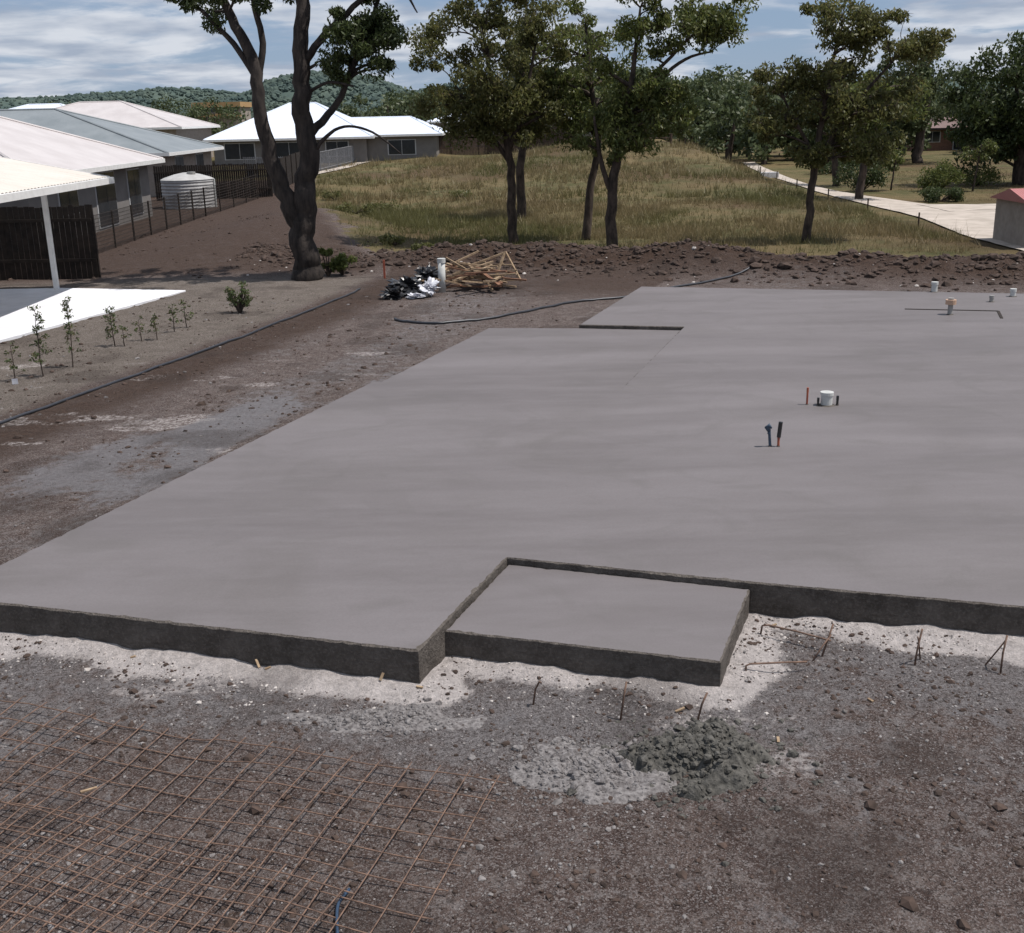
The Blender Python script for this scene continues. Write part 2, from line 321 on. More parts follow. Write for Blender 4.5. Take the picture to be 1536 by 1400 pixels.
# ---------------------------------------------------------------- rebar mesh sheets
def mesh_sheet(a0,a1,b0,b1,rot,z,seed,zn=.05):
    random.seed(seed);mb=MB();ca,cb=a1,b1
    def tr(a,b):
        da,db=a-ca,b-cb;r=math.radians(rot);return W(ca+da*math.cos(r)-db*math.sin(r),cb+da*math.sin(r)+db*math.cos(r))
    def zz(a,b): 
        return z+.035*math.sin(a*1.7+seed)*math.sin(b*2.1+seed*2)+.02*math.sin(a*4+b*3)
    na=int(round((a1-a0)/.2));nb=int(round((b1-b0)/.2))
    for i in range(nb+1):
        b=b0+i*.2+random.uniform(-.006,.006);pts=[]
        for j in range(0,na*2+1):
            a=a0-.06+j*(a1-a0+.12)/(na*2);x,y=tr(a,b+.006*math.sin(a*3+i));pts.append((x,y,max(zz(a,b),.012)+max(0,H(x,y))))
        mb.tube(pts,.0045,5)
    for j in range(na+1):
        a=a0+j*.2+random.uniform(-.006,.006);pts=[]
        for i in range(0,nb*2+1):
            b=b0-.06+i*(b1-b0+.12)/(nb*2);x,y=tr(a+.006*math.sin(b*3+j),b);pts.append((x,y,max(zz(a,b),.012)+max(0,H(x,y))+.010))
        mb.tube(pts,.0045,5)
    return mb.obj("steel_reinforcing_mesh",[M_rust],None,True)
mesh_sheet(-8.2,-2.2,3.28,5.68,1.5,.045,3)
mesh_sheet(-8.6,-2.6,2.05,4.45,-2.5,.085,5)
# ---------------------------------------------------------------- starter rods
def rod(pts,r=.0075):
    mb=MB();mb.tube(pts,r,7);mb.obj("starter_bar",[M_rust],None,True)
rod([(.11,7.17,-.02),(.13,7.16,.13),(.16,7.16,.19),(.17,7.12,.20)])
rod([(.71,6.96,-.02),(.735,6.98,.16),(.755,7.0,.26)])
rod([(1.23,6.90,-.02),(1.265,6.92,.12),(1.30,6.93,.20)])
rod([(1.94,8.18,0),(1.95,8.17,.10),(1.99,8.15,.115),(2.20,8.05,.10),(2.42,7.9,.09)])
rod([(1.69,7.52,-.01),(1.69,7.52,.09),(1.72,7.53,.10),(2.0,7.58,.08),(2.16,7.6,.07)])
rod([(2.33,7.82,-.02),(2.37,7.83,.12),(2.41,7.84,.26)]);rod([(2.24,7.74,.0),(2.33,7.80,.10),(2.40,7.84,.17)],.006)
rod([(2.97,7.62,-.02),(2.99,7.64,.14),(3.02,7.66,.29)]);rod([(3.05,7.72,.0),(3.01,7.67,.16),(2.98,7.63,.24)],.006)
rod([(3.56,7.49,-.02),(3.57,7.51,.15),(3.60,7.54,.28)]);rod([(3.5,7.62,.0),(3.56,7.57,.15),(3.60,7.54,.25)],.006)
def offcut(x,y,l,ang,tz=.0,mat=M_wood,w=.03,h=.01,n="timber_offcut"):
    mb=MB();z=H(x,y)+.008
    mb.beam((x,y,z),(x+l*math.cos(ang)*math.cos(tz),y+l*math.sin(ang)*math.cos(tz),z+l*math.sin(tz)),w,h);mb.obj(n,[mat])
for x,y,l,a_,tz in ((-1.95,7.77,.07,2.2,.8),(-1.9,7.74,.045,.3,.2),(-1.0,7.47,.06,.9,.9),(-.68,7.36,.05,2.9,.1),(1.1,7.02,.07,.2,.3),(1.72,6.6,.06,1.4,.1),(2.05,8.3,.05,.1,.3),(-3.0,8.0,.04,.2,.2),(-2.75,6.2,.10,.5,0),(-3.9,5.7,.12,2.6,0),(2.5,7.1,.05,2.,0),(3.3,6.2,.06,.7,0)):
    offcut(x,y,l,a_,tz,w=.018)
# ---------------------------------------------------------------- rocks
ico_v=[];g=(1+5**.5)/2
for a_,b_ in ((1,g),(1,-g),(-1,g),(-1,-g)): ico_v+=[(0,a_,b_),(a_,b_,0),(b_,0,a_)]
ico_v=np.array(ico_v,float);ico_v/=np.linalg.norm(ico_v[0])
from itertools import combinations
ed=lambda i,j:np.linalg.norm(ico_v[i]-ico_v[j])<1.06
ico_f=[]
for i,j,k in combinations(range(12),3):
    if ed(i,j) and ed(j,k) and ed(i,k):
        n_=np.cross(ico_v[j]-ico_v[i],ico_v[k]-ico_v[i]);ico_f.append((i,j,k) if n_@ico_v[i]>0 else (i,k,j))
ico_f=np.array(ico_f)
def rocks(name,px,py,size,mat,flat=.65,sink=.3,zadd=0,pz=None,smooth=False):
    n=len(px);pz=hgt(px,py) if pz is None else pz
    v=ico_v[None]*(1+rng.uniform(-.28,.28,(n,12,1)))
    v=v*np.stack([rng.uniform(.7,1.25,n),rng.uniform(.7,1.25,n),flat*rng.uniform(.7,1.2,n)],-1)[:,None,:]
    an=rng.uniform(0,6.28,n);c_,s_=np.cos(an),np.sin(an)
    x=v[...,0]*c_[:,None]-v[...,1]*s_[:,None];y=v[...,0]*s_[:,None]+v[...,1]*c_[:,None]
    v=np.stack([x,y,v[...,2]],-1)*size[:,None,None]
    v+=np.stack([px,py,pz+size*flat*(1-2*sink)*.5+zadd],-1)[:,None,:]
    lp=(ico_f[None]+12*np.arange(n)[:,None,None]).ravel()
    return fastmesh(name,v.reshape(-1,3),lp,3,None,mat,smooth)
def inslab(x,y,m=.0):
    a=x*E2[0]+y*E2[1];b=x*E1[0]+y*E1[1]
    f=((a>-7.42-m)&(b>6.5-m)&(a<-3.2+m)&(b<24.7))|((a>-3.25)&(a<-1.1+m)&(b>7.25-m)&(b<24.9))|((a>=-1.2)&(b>8.7-m)&(b<25.5))
    return f&~((a<-5.8)&(b>19.5))
def sample(n,x0,x1,y0,y1,dens=None):
    x=rng.uniform(x0,x1,n);y=rng.uniform(y0,y1,n);k=~inslab(x,y,.01)
    if dens is not None: k&=rng.uniform(0,1,n)<dens(x,y)
    return x[k],y[k]
cl=lambda x,y:ss(.42,.68,fbm(x*1.4,y*1.4,3,77))
def sz(n,m,lo=.003,hi=.05): return np.clip(rng.gamma(1.1,m/1.1,n)+lo,0,hi)
x,y=sample(34000,-5.5,6,4.2,9.5,lambda x,y:.12+.7*cl(x,y));rocks("gravel",x,y,sz(len(x),.0034),M_stone)
x,y=sample(24000,-5.5,6,4.2,9.5,lambda x,y:.2+.8*cl(x+7,y));rocks("soil_crumbs",x,y,sz(len(x),.0055),M_clod)
d_=lambda x,y:ss(.8,.1,seg(x,y,slab_edge))*.9
x,y=sample(10000,-5.5,6,6,9.6,d_);rocks("stone_chips",x,y,sz(len(x),.0034),M_chip)
x,y=sample(9000,-12,1,9,27,lambda x,y:.05+.5*cl(x,y));rocks("gravel",x,y,sz(len(x),.006),M_stone)
x,y=sample(12000,-12,1,9,27,lambda x,y:.1+.7*cl(x+3,y));rocks("soil_crumbs",x,y,sz(len(x),.011),M_clod)
x,y=sample(20000,-8,20,24,36,lambda x,y:np.exp(-((x*E1[0]+y*E1[1]-30)/1.5)**2));rocks("spoil_clods",x,y,sz(len(x),.034,.012,.16),M_clod)
x,y=sample(2500,-13.5,-4,30,50,lambda x,y:.6*cl(x,y));rocks("spoil_clods",x,y,sz(len(x),.022,.01,.1),M_clod)
x,y=sample(350,-8,20,24,36,lambda x,y:np.exp(-((x*E1[0]+y*E1[1]-29)/1.5)**2));rocks("stone_chips",x,y,sz(len(x),.018,.01,.07),M_chip)
bx=np.array([2.10,2.55,2.85,2.03,2.26,2.2,1.0,.55]);by=np.array([5.86,5.74,5.80,4.97,4.83,6.9,4.7,7.05]);rocks("stone",bx,by,np.array([.05,.035,.04,.055,.04,.02,.02,.015]),M_clod)
bx=rng.uniform(-8.5,-4.5,26);by=rng.uniform(12,20,26);k=~inslab(bx,by,.1);rocks("stone",bx[k],by[k],rng.uniform(.02,.07,k.sum()),M_clod)
# ---------------------------------------------------------------- concrete spill
def spill(name,cx,cy,rx,ry,h,mat,seed,n=60,cmat=None,nr=500,rs=.012):
    xs_=np.linspace(-1.3,1.3,n);XX,YY=np.meshgrid(xs_*rx,xs_*ry);px,py=XX+cx,YY+cy
    def zf(px,py):
        r=np.hypot((px-cx)/rx,(py-cy)/ry)+1.3*(fbm(px*4.5,py*4.5,4,seed)-.5)
        return hgt(px,py)-.025+h*ss(1.0,.25,r)*(.35+1.2*fbm(px*13,py*13,4,seed+3))+.025*ss(1,.85,r)
    ZZ=zf(px,py);jj=np.arange(n*n).reshape(n,n);lp=np.stack([jj[:-1,:-1],jj[:-1,1:],jj[1:,1:],jj[1:,:-1]],-1).ravel()
    e=empty(name);o=fastmesh("mound",np.stack([px,py,ZZ],-1).reshape(-1,3),lp,4,None,mat,True);o.parent=e
    an=rng.uniform(0,6.28,nr);rr=np.abs(rng.normal(0,.68,nr));x=cx+rx*rr*np.cos(an);y=cy+ry*rr*np.sin(an)
    o=rocks("lumps",x,y,sz(nr,rs,.003,.04),cmat or mat,.75,.35,0,np.maximum(zf(x,y),hgt(x,y)));o.parent=e
spill("concrete_spill",1.16,6.42,.47,.40,.13,M_spill,91,120,None,2000,.007)
spill("gravel_spill",.50,6.35,.60,.34,.03,M_spillg,95,90,None,2200,.0055)
spill("gravel_spill",-.95,7.0,.60,.20,.03,M_spillg,97,90,None,1300,.005)
# ---------------------------------------------------------------- hoses
def smooth(pts,k=6):
    out=[];n=len(pts);P=[Vector(p) for p in pts]
    for i in range(n-1):
        p0,p1,p2,p3=P[max(i-1,0)],P[i],P[i+1],P[min(i+2,n-1)]
        for j in range(k):
            t=j/k;out.append(.5*((2*p1)+(p2-p0)*t+(2*p0-5*p1+4*p2-p3)*t*t+(3*p1-p0-3*p2+p3)*t**3))
    out.append(P[-1]);return out
def hose(name,pts,r,mat,lift=.0):
    p=smooth([(x,y,0) for x,y in pts]);p=[(q.x,q.y,H(q.x,q.y)+r*.9+lift) for q in p];mb=MB();mb.tube(p,r,8);mb.obj(name,[mat],None,True)
hose("black_poly_pipe",[(-8.3,12.2),(-7.15,15.47),(-6.43,17.66),(-5.59,20.21),(-4.71,23.18),(-3.9,26.3),(-3.61,27.67)],.024,M_hose)
hose("black_poly_pipe",[(-2.35,23.3),(-2.23,23.11),(-1.6,22.65),(-1.12,22.73),(-.04,23.38),(1.43,24.92),(2.67,25.51),(3.2,26.2),(4.6,27.3),(6.15,28.47)],.028,M_hose)
hose("blue_poly_pipe",[(-.93,5.18),(-.97,5.05),(-.95,4.86),(-.9,4.6),(-.92,4.3)],.009,M_hoseb,.02)
# ---------------------------------------------------------------- rubbish heap
heap=empty("rubbish_heap")
def crumple(name,cx,cy,cz,r,mat,seed,sq=.6):
    import bmesh
    bm=bmesh.new();bmesh.ops.create_icosphere(bm,subdivisions=4,radius=1)
    for v in bm.verts:
        c=v.co.copy();n=0
        for q,am in ((1.7,.45),(3.7,.3),(8,.16)):
            n+=am*(abs(float(fbm(np.array([c.x*q+c.z*1.7*q+seed]),np.array([c.y*q-c.z*q]),2,seed)[0])-.5)*4-1)
        v.co=Vector((c.x*r[0],c.y*r[1],c.z*r[2]))*(1+n)
        v.co+=Vector((cx,cy,cz))
    me=D.meshes.new(name);bm.to_mesh(me);bm.free();me.materials.append(mat);o=D.objects.new(name,me);C.collection.objects.link(o);o.parent=heap
crumple("black_plastic_sheet",-2.35,26.6,.22,(.50,.5,.32),M_black,3)
crumple("black_plastic_bag",-2.65,26.1,.12,(.34,.3,.18),M_black,9)
crumple("black_plastic_scrap",-1.95,27.3,.36,(.42,.3,.26),M_black,13)
crumple("white_plastic_bag",-1.85,26.35,.20,(.26,.25,.24),M_bag,5)
crumple("white_plastic_scrap",-2.15,26.05,.06,(.28,.2,.08),M_bag,8)
random.seed(12);mb=MB()
for i in range(60):
    cx,cy=random.gauss(-.75,.50),random.gauss(27.7,.45);a_=random.uniform(-.6,.6)+(math.pi/2 if random.random()<.25 else 0);l=random.uniform(.3,1.2);z0=random.uniform(.06,.52);tz=random.uniform(-.3,.3);zb=max(0,H(cx,cy))
    mb.beam((cx-l/2*math.cos(a_),cy-l/2*math.sin(a_),zb+max(.04,z0-l/2*tz)),(cx+l/2*math.cos(a_),cy+l/2*math.sin(a_),zb+max(.04,z0+l/2*tz)),random.choice((.045,.07,.09)),.035,random.choice((0,0,1)))
for p,q in (((-.35,27.6,.1),(-.05,27.9,.82)),((-.05,27.9,.82),(.32,27.7,.12)),((-.95,27.8,.5),(-.05,27.9,.80)),((-1.2,27.6,.62),(-.3,27.8,.42)),((-.35,27.6,.16),(.28,27.7,.16)),((-1.35,27.9,.55),(-.7,28.1,.82)),((-1.5,27.9,.7),(-.9,27.8,.35))):
    mb.beam(p,q,.055,.04,0)
mb.obj("timber_offcuts",[M_wood,M_woodr],heap)
e=empty("drain_pipe_riser");mb=MB();mb.tube([(-1.56,26.95,-.05),(-1.56,26.95,.74)],.085,18);mb.obj("pipe",[M_pvc],e,True);mb=MB();mb.tube([(-1.56,26.95,.70),(-1.56,26.95,.80)],[.1,.1],18);mb.obj("cap",[M_pvc],e)
mb=MB();mb.box((-3.2,29.6,H(-3.2,29.6)+.22),(.05,.05,.5));mb.obj("survey_peg",[M_orange])
# ---------------------------------------------------------------- patio + left side structures
mb=poly_slab("x",[(-7.9,27.85),(-11.1,17.6),(-22,18),(-22,28.9),(-11.3,28.75)],-.1,.06,jit=.002);mb.mi=[0]*len(mb.mi);mb.obj("neighbour_patio_slab",[M_white_conc])
def box_obj(name,c,d,mat,parent=None,rot=0):
    mb=MB();mb.box(c,d,0,rot);return mb.obj(name,[mat],parent)
pr=empty("patio_cover")
mb=MB();x0,x1,y0,y1=-18.5,-9.9,16.5,29.2;z0_,z1_=2.72+8.6*.20,2.72
n=70
vt=[];
for i in range(n*2+1):
    yy=y0+(y1-y0)*i/(n*2);o=.022*(i%2)
    vt+=[(x0,yy,z0_+o),(x1,yy,z1_+o)]
mb.add(vt,[(2*i,2*i+1,2*i+3,2*i+2) for i in range(n*2)]);o=mb.obj("roof_sheet",[M_rcream],pr)
box_obj("gutter",(-9.85,(y0+y1)/2,2.645),(.13,y1-y0+.1,.15),M_post,pr)
mb=MB();mb.beam((x0,y1+.03,z0_-.06),(x1,y1+.03,z1_-.06),.04,.16);mb.obj("barge_board",[M_post],pr)
mb=MB();mb.beam((-11.3,16.6,2.88),(-11.3,29.1,2.88),.08,.16);mb.obj("beam",[M_post],pr)
for i,(px,py) in enumerate(((-11.3,28.5),(-11.3,22.5),(-11.3,17.5))): box_obj("post_%d"%i,(px,py,1.42),(.11,.11,2.75),M_post,pr)
def paling(name,p,q,h,mat,w=.1,gap=.012,base=0,var=.03):
    e=empty(name);p=Vector((*p,0));q=Vector((*q,0));d=q-p;L_=d.length;u=d/L_;ang=math.atan2(u.y,u.x);mb=MB();s=0
    while s<L_:
        c=p+u*(s+w/2);hh_=h+random.uniform(-var,var);zb=H(c.x,c.y)+base;mb.box((c.x,c.y,zb+hh_/2),(w,.018,hh_),0,ang);s+=w+gap
    mb.obj("palings",[mat],e)
    mb=MB();nrm=Vector((-u.y,u.x,0))*.03
    for k in (.25,.8):
        a_=p+nrm;b_=q+nrm;mb.beam((a_.x,a_.y,H(a_.x,a_.y)+base+h*k),(b_.x,b_.y,H(b_.x,b_.y)+base+h*k),.04,.08)
    s=0
    while s<=L_:
        c=p+u*s-nrm;mb.box((c.x,c.y,H(c.x,c.y)+h/2),(.09,.06,h),0,ang);s+=2.4
    mb.obj("rails",[mat],e);return e
paling("timber_fence",(-11.0,30.7),(-22,31.5),1.92,M_fence,.14)
paling("timber_fence",(-12.3,61.2),(-18.2,60.6),1.75,M_fence)
paling("timber_fence",(-12.6,62),(-13.4,78),1.7,M_fence)
paling("timber_fence",(-6.9,100),(-1.5,101),1.75,M_fenceb,.12)
paling("timber_fence",(-1.5,101),(5.8,97),1.6,M_fenceb,.12)
def railfence(name,pts,h,mat,sp=2.4,nr=3,r=.045,wires=True,mesh=0):
    e=empty(name);mb=MB();mr_=MB()
    for (xa,ya),(xb,yb) in zip(pts[:-1],pts[1:]):
        L_=math.hypot(xb-xa,yb-ya);k=max(1,int(L_/sp));pr_=None
        for i in range(k+1):
            x=xa+(xb-xa)*i/k;y=ya+(yb-ya)*i/k;z=H(x,y);mb.tube([(x,y,z-.1),(x,y,z+h+.03)],r,8)
            if pr_:
                for j in range(nr): zz=h*(j+1)/nr;mr_.tube([(pr_[0],pr_[1],pr_[2]+zz),(x,y,z+zz)],.010 if wires else .025,5)
            pr_=(x,y,z)
        if mesh:
            k=int(L_/mesh)
            for i in range(k):
                x=xa+(xb-xa)*i/k;y=ya+(yb-ya)*i/k;z=H(x,y);mr_.tube([(x,y,z),(x,y,z+h)],.007,4)
    mb.obj("posts",[mat],e)
    if nr: mr_.obj("rails",[mat],e)
    return e
railfence("wire_fence",[(-12.5,31.2),(-13.0,36.2),(-13.2,50.9),(-12.9,60.5)],1.2,M_fence,2.0,10,.035,mesh=.12)
def pool(name,p,q,h,mat):
    e=empty(name);L_=math.hypot(q[0]-p[0],q[1]-p[1]);n=int(L_/.14);mb=MB()
    for i in range(n+1):
        x=p[0]+(q[0]-p[0])*i/n;y=p[1]+(q[1]-p[1])*i/n;z=H(x,y);big=i%17==0;mb.box((x,y,z+h/2),(.07 if big else .025,.07 if big else .025,h))
    mb.obj("bars",[mat],e);mb=MB()
    for k in (.08,.95): mb.beam((*p,H(*p)+h*k),(*q,H(*q)+h*k),.04,.05)
    mb.obj("rails",[mat],e)
pool("tubular_fence",(-14.2,78),(-11.9,99),1.35,M_metal)
pool("tubular_fence",(-14.2,78),(-17.5,78.5),1.35,M_metal)
railfence("paddock_rail_fence",[(6.0,85),(9.0,85.5),(12.2,86.5)],.85,M_fenceb,2.0,3,.09,False)
mb=MB();vt=[]
for i in range(21):
    t_=i/20;x=-14.6+3.0*t_;y=74+24*t_
    for dx in (0,1.0): vt.append((x+dx,y,H(x+dx,y)+.06))
mb.add(vt,[(2*i,2*i+1,2*i+3,2*i+2) for i in range(20)]);mb.obj("concrete_path",[M_drive])
# water tank
e=empty("water_tank");mb=MB();n=48;cx,cy,r,h=-15.3,56.2,1.22,1.35
prof=[(r*(1+.02*(k%2)),h*k/18) for k in range(19)]+[(r*1.03,h+.01),(r*.9,h+.09),(r*.5,h+.24),(.2,h+.32)]
vt=[(cx+a_*math.cos(2*math.pi*i/n),cy+a_*math.sin(2*math.pi*i/n),z) for a_,z in prof for i in range(n)]
mb.add(vt,[(k*n+i,k*n+(i+1)%n,(k+1)*n+(i+1)%n,(k+1)*n+i) for k in range(len(prof)-1) for i in range(n)]+[tuple((len(prof)-1)*n+i for i in range(n))])
M_tank=simple("tank_steel",(.42,.41,.40),(.34,.33,.32),3,.6,.1)
mb.obj("tank_shell",[M_tank],e);mb=MB();mb.tube([(cx+.3,cy-.3,h+.2),(cx+.3,cy-.3,h+.36)],.2,16);mb.obj("lid",[M_pvcg],e);mb=MB();mb.tube([(cx+r+.06,cy,0),(cx+r+.06,cy,h)],.05,8);mb.obj("downpipe",[M_pvc],e)
# ---------------------------------------------------------------- houses
def house(name,x0,x1,y0,y1,base,eave,ridge,rm,wm,oh=.5,rx=None,win=(),fascia=None):
    e=empty(name);mb=MB();mb.box(((x0+x1)/2,(y0+y1)/2,(base+eave-.1)/2-.2),(x1-x0,y1-y0,eave-base+.3));mb.obj("walls",[wm],e)
    X0,X1,Y0,Y1=x0-oh,x1+oh,y0-oh,y1+oh;w=X1-X0;d=Y1-Y0
    if rx: ra,rb=((rx[0],(Y0+Y1)/2),(rx[1],(Y0+Y1)/2))
    elif w>=d: ra,rb=((X0+d/2,(Y0+Y1)/2),(X1-d/2,(Y0+Y1)/2))
    else: ra,rb=(((X0+X1)/2,Y0+w/2),((X0+X1)/2,Y1-w/2))
    v=[(X0,Y0,eave),(X1,Y0,eave),(X1,Y1,eave),(X0,Y1,eave),(*ra,ridge),(*rb,ridge)]
    if w>=d or rx: f=[(0,1,5,4),(2,3,4,5),(3,0,4),(1,2,5)]
    else: f=[(0,1,4),(1,2,5,4),(2,3,5),(3,0,4,5)]
    mb=MB();mb.add(v,f);mb.obj("roof",[rm],e)
    mb=MB();mb.add([(X0+.02,Y0+.02,eave-.012),(X1-.02,Y0+.02,eave-.012),(X1-.02,Y1-.02,eave-.012),(X0+.02,Y1-.02,eave-.012)],[(3,2,1,0)]);mb.obj("soffit",[M_post],e)
    mb=MB();hh_=.17
    mb.box(((X0+X1)/2,Y0-.04,eave-.07),(w+.16,.08,hh_));mb.box(((X0+X1)/2,Y1+.04,eave-.07),(w+.16,.08,hh_));mb.box((X0-.04,(Y0+Y1)/2,eave-.07),(.08,d-.002,hh_));mb.box((X1+.04,(Y0+Y1)/2,eave-.07),(.08,d-.002,hh_));mb.obj("gutter",[fascia or M_post],e)
    mb=MB()
    for p,q in ((0,4),(3,4) if (w>=d or rx) else (1,4),(1,5) if (w>=d or rx) else (2,5),(2,5) if (w>=d or rx) else (3,5),(4,5)):
        if (Vector(v[p])-Vector(v[q])).length>.1: mb.tube([v[p],v[q]],.07,6)
    mb.obj("ridge_caps",[rm],e)
    mg=MB();mf=MB()
    for side,pos,wd,zb,zt in win:
        if side=='S':
            mf.box((pos,y0-.012,(zb+zt)/2),(wd+.12,.04,zt-zb+.12));mg.box((pos-wd/4,y0-.04,(zb+zt)/2),(wd/2-.05,.03,zt-zb));mg.box((pos+wd/4,y0-.04,(zb+zt)/2),(wd/2-.05,.03,zt-zb))
        else:
            mf.box((x1+.012,pos,(zb+zt)/2),(.04,wd+.12,zt-zb+.12));mg.box((x1+.04,pos-wd/4,(zb+zt)/2),(.03,wd/2-.05,zt-zb));mg.box((x1+.04,pos+wd/4,(zb+zt)/2),(.03,wd/2-.05,zt-zb))
    if win: mf.obj("window_frames",[M_frame],e);mg.obj("window_glass",[M_glass],e)
    return e
house("rendered_house",-29.5,-15.8,38.5,51.8,0,2.44,5.2,M_rcream2,M_wall,.55,win=[('E',49.6,1.6,.3,2.1),('E',46,2.2,.15,2.15),('E',42,1.8,.9,2.1),('S',-18.5,2,.8,2.1)])
house("grey_roofed_house",-38,-18.6,63.5,74.5,0,2.42,4.85,M_rgrey,M_wall2,.6,rx=(-33,-26),win=[('S',-21.5,1.8,.9,2.1),('E',67,1.6,.9,2.1),('E',71.5,1.6,.9,2.1),('S',-26,1.8,.9,2.1)])
house("white_roofed_house",-43,-26.5,95.5,107,.8,3.6,5.75,M_rcream2,M_wall2,.6,rx=(-36,-32.5))
house("white_roofed_house",-52,-38.5,110,121,.8,3.9,5.9,M_rwhite,M_wall2,.6,rx=(-46,-43))
house("white_roofed_house",-23.6,-11.2,95.5,107,.35,2.55,5.3,M_rwhite,M_wall,.6,rx=(-18.2,-16.0),win=[('S',-21.5,2.4,1.0,2.2),('S',-17.5,2.6,.5,2.2),('S',-13.6,1.8,1.1,2.2),('E',100,2,1,2.1)])
house("white_roofed_house",-11.4,-5.6,96,107,.5,2.65,4.0,M_rwhite,M_wall,.5,rx=(-13.4,-8.0),win=[('S',-8.4,2.2,1.1,2.2)])
house("white_roofed_house",-7,11.5,117,128,.8,3.5,5.2,M_rwhite,M_wall,.6,win=[('S',-3,2.2,1.3,2.5),('S',3,2.2,1.3,2.5)])
house("brick_house",37.6,47,108,118,0,2.0,3.25,M_rbrown,M_brick,.5,win=[('S',39.2,1.4,.8,1.7),('S',42,1.6,.1,1.8),('S',44.5,1.4,.8,1.7)],fascia=M_fence)
e=empty("tan_two_storey_building");box_obj("walls",(-47.2,200,4.2),(7.4,8,4.4),M_wall2,e);box_obj("parapet",(-47.2,199.5,6.55),(8,9,.8),M_tan,e);box_obj("awning",(-47.2,195.3,4.9),(7.8,1.0,.5),M_tan,e)
for i in range(4): box_obj("window_%d"%i,(-49.8+i*1.75,195.9,5.75),(1.1,.1,.6),M_glass,e)
e=empty("garden_shed");zb=H(16,33.5)
box_obj("walls",(16.5,34.0,zb+.55),(3.2,2.4,1.5),M_wall2,e)
mb=MB();mb.add([(14.75,32.6,1.28),(18.25,32.6,1.28),(18.25,35.4,1.28),(14.75,35.4,1.28),(14.75,34.0,1.62),(18.25,34.0,1.62)],[(0,1,5,4),(2,3,4,5),(3,0,4),(1,2,5),(3,2,1,0)]);mb.obj("roof",[M_rred],e)
box_obj("door",(16.4,32.78,.6),(.8,.04,1.15),M_frame,e)
# ---------------------------------------------------------------- driveway
def strip(name,Lp,Rp,mat,lift=.045,k=8,cross=4):
    n=len(Lp);mb=MB();vt=[]
    Ls=smooth([(x,y,0) for x,y in Lp],k);Rs=smooth([(x,y,0) for x,y in Rp],k)
    for l,r in zip(Ls,Rs):
        for j in range(cross+1):
            q=l.lerp(r,j/cross);vt.append((q.x,q.y,H(q.x,q.y)+lift))
    c=cross+1;mb.add(vt,[(i*c+j,i*c+j+1,(i+1)*c+j+1,(i+1)*c+j) for i in range(len(Ls)-1) for j in range(cross)]);return mb.obj(name,[mat],None,True)
strip("driveway",[(14.6,31.6),(14.5,33.3),(14.6,37),(15.3,42.8),(15.3,49.2),(15.3,60.6),(17.1,80.7),(18.6,92)],[(16.0,31.6),(16.0,33.3),(16.7,39.0),(19.2,44.6),(17.6,49.2),(16.4,60.8),(18.1,80.7),(19.6,92)],M_drive)
strip("driveway",[(17.2,44.9),(19.5,45.4),(23,46.0),(29,46)],[(17.2,48.6),(19.5,47.9),(23,47.6),(29,47.4)],M_drive,.055)
railfence("bollard_posts",[(14.3,40),(14.5,58),(16.1,78)],.45,M_fenceb,6,0,.03)
mb=MB();mb.box((14.9,66,H(14.9,66)+.15),(1.0,.35,.3));mb.obj("concrete_block",[M_white_conc])
# ---------------------------------------------------------------- foliage
def leaves(name,cen,rad,n,L,wd,mat,parent=None,droop=.6,flat=.75,tone=None):
    cen=np.asarray(cen,float);m=len(cen);rad=np.broadcast_to(np.asarray(rad,float),(m,))
    idx=np.repeat(np.arange(m),n);N=len(idx)
    d=rng.normal(0,1,(N,3));d/=np.linalg.norm(d,axis=1)[:,None];r=rng.uniform(0,1,N)**.45
    p=cen[idx]+d*(r*rad[idx])[:,None]*np.array([1,1,flat])
    ax=rng.normal(0,1,(N,3));ax[:,2]-=droop*1.6;ax/=np.linalg.norm(ax,axis=1)[:,None]
    up=rng.normal(0,1,(N,3));sd=np.cross(ax,up);sd/=np.linalg.norm(sd,axis=1)[:,None]+1e-9
    l=L*rng.uniform(.6,1.3,N);w=wd*rng.uniform(.6,1.3,N)
    v=np.stack([p-ax*(l/2)[:,None],p+sd*(w/2)[:,None],p+ax*(l/2)[:,None],p-sd*(w/2)[:,None]],1)
    ct=rng.uniform(0,1,m) if tone is None else tone
    c=np.zeros((N,4,4));c[...,0]=np.clip(ct[idx]*.6+rng.uniform(0,.5,N)-.05,0,1)[:,None];c[...,1]=(rng.uniform(0,1,N)**3)[:,None];c[...,3]=1
    o=fastmesh(name,v.reshape(-1,3),np.arange(N*4),4,{"rnd":c.reshape(-1,4)},mat,False)
    if parent:o.parent=parent
    return o
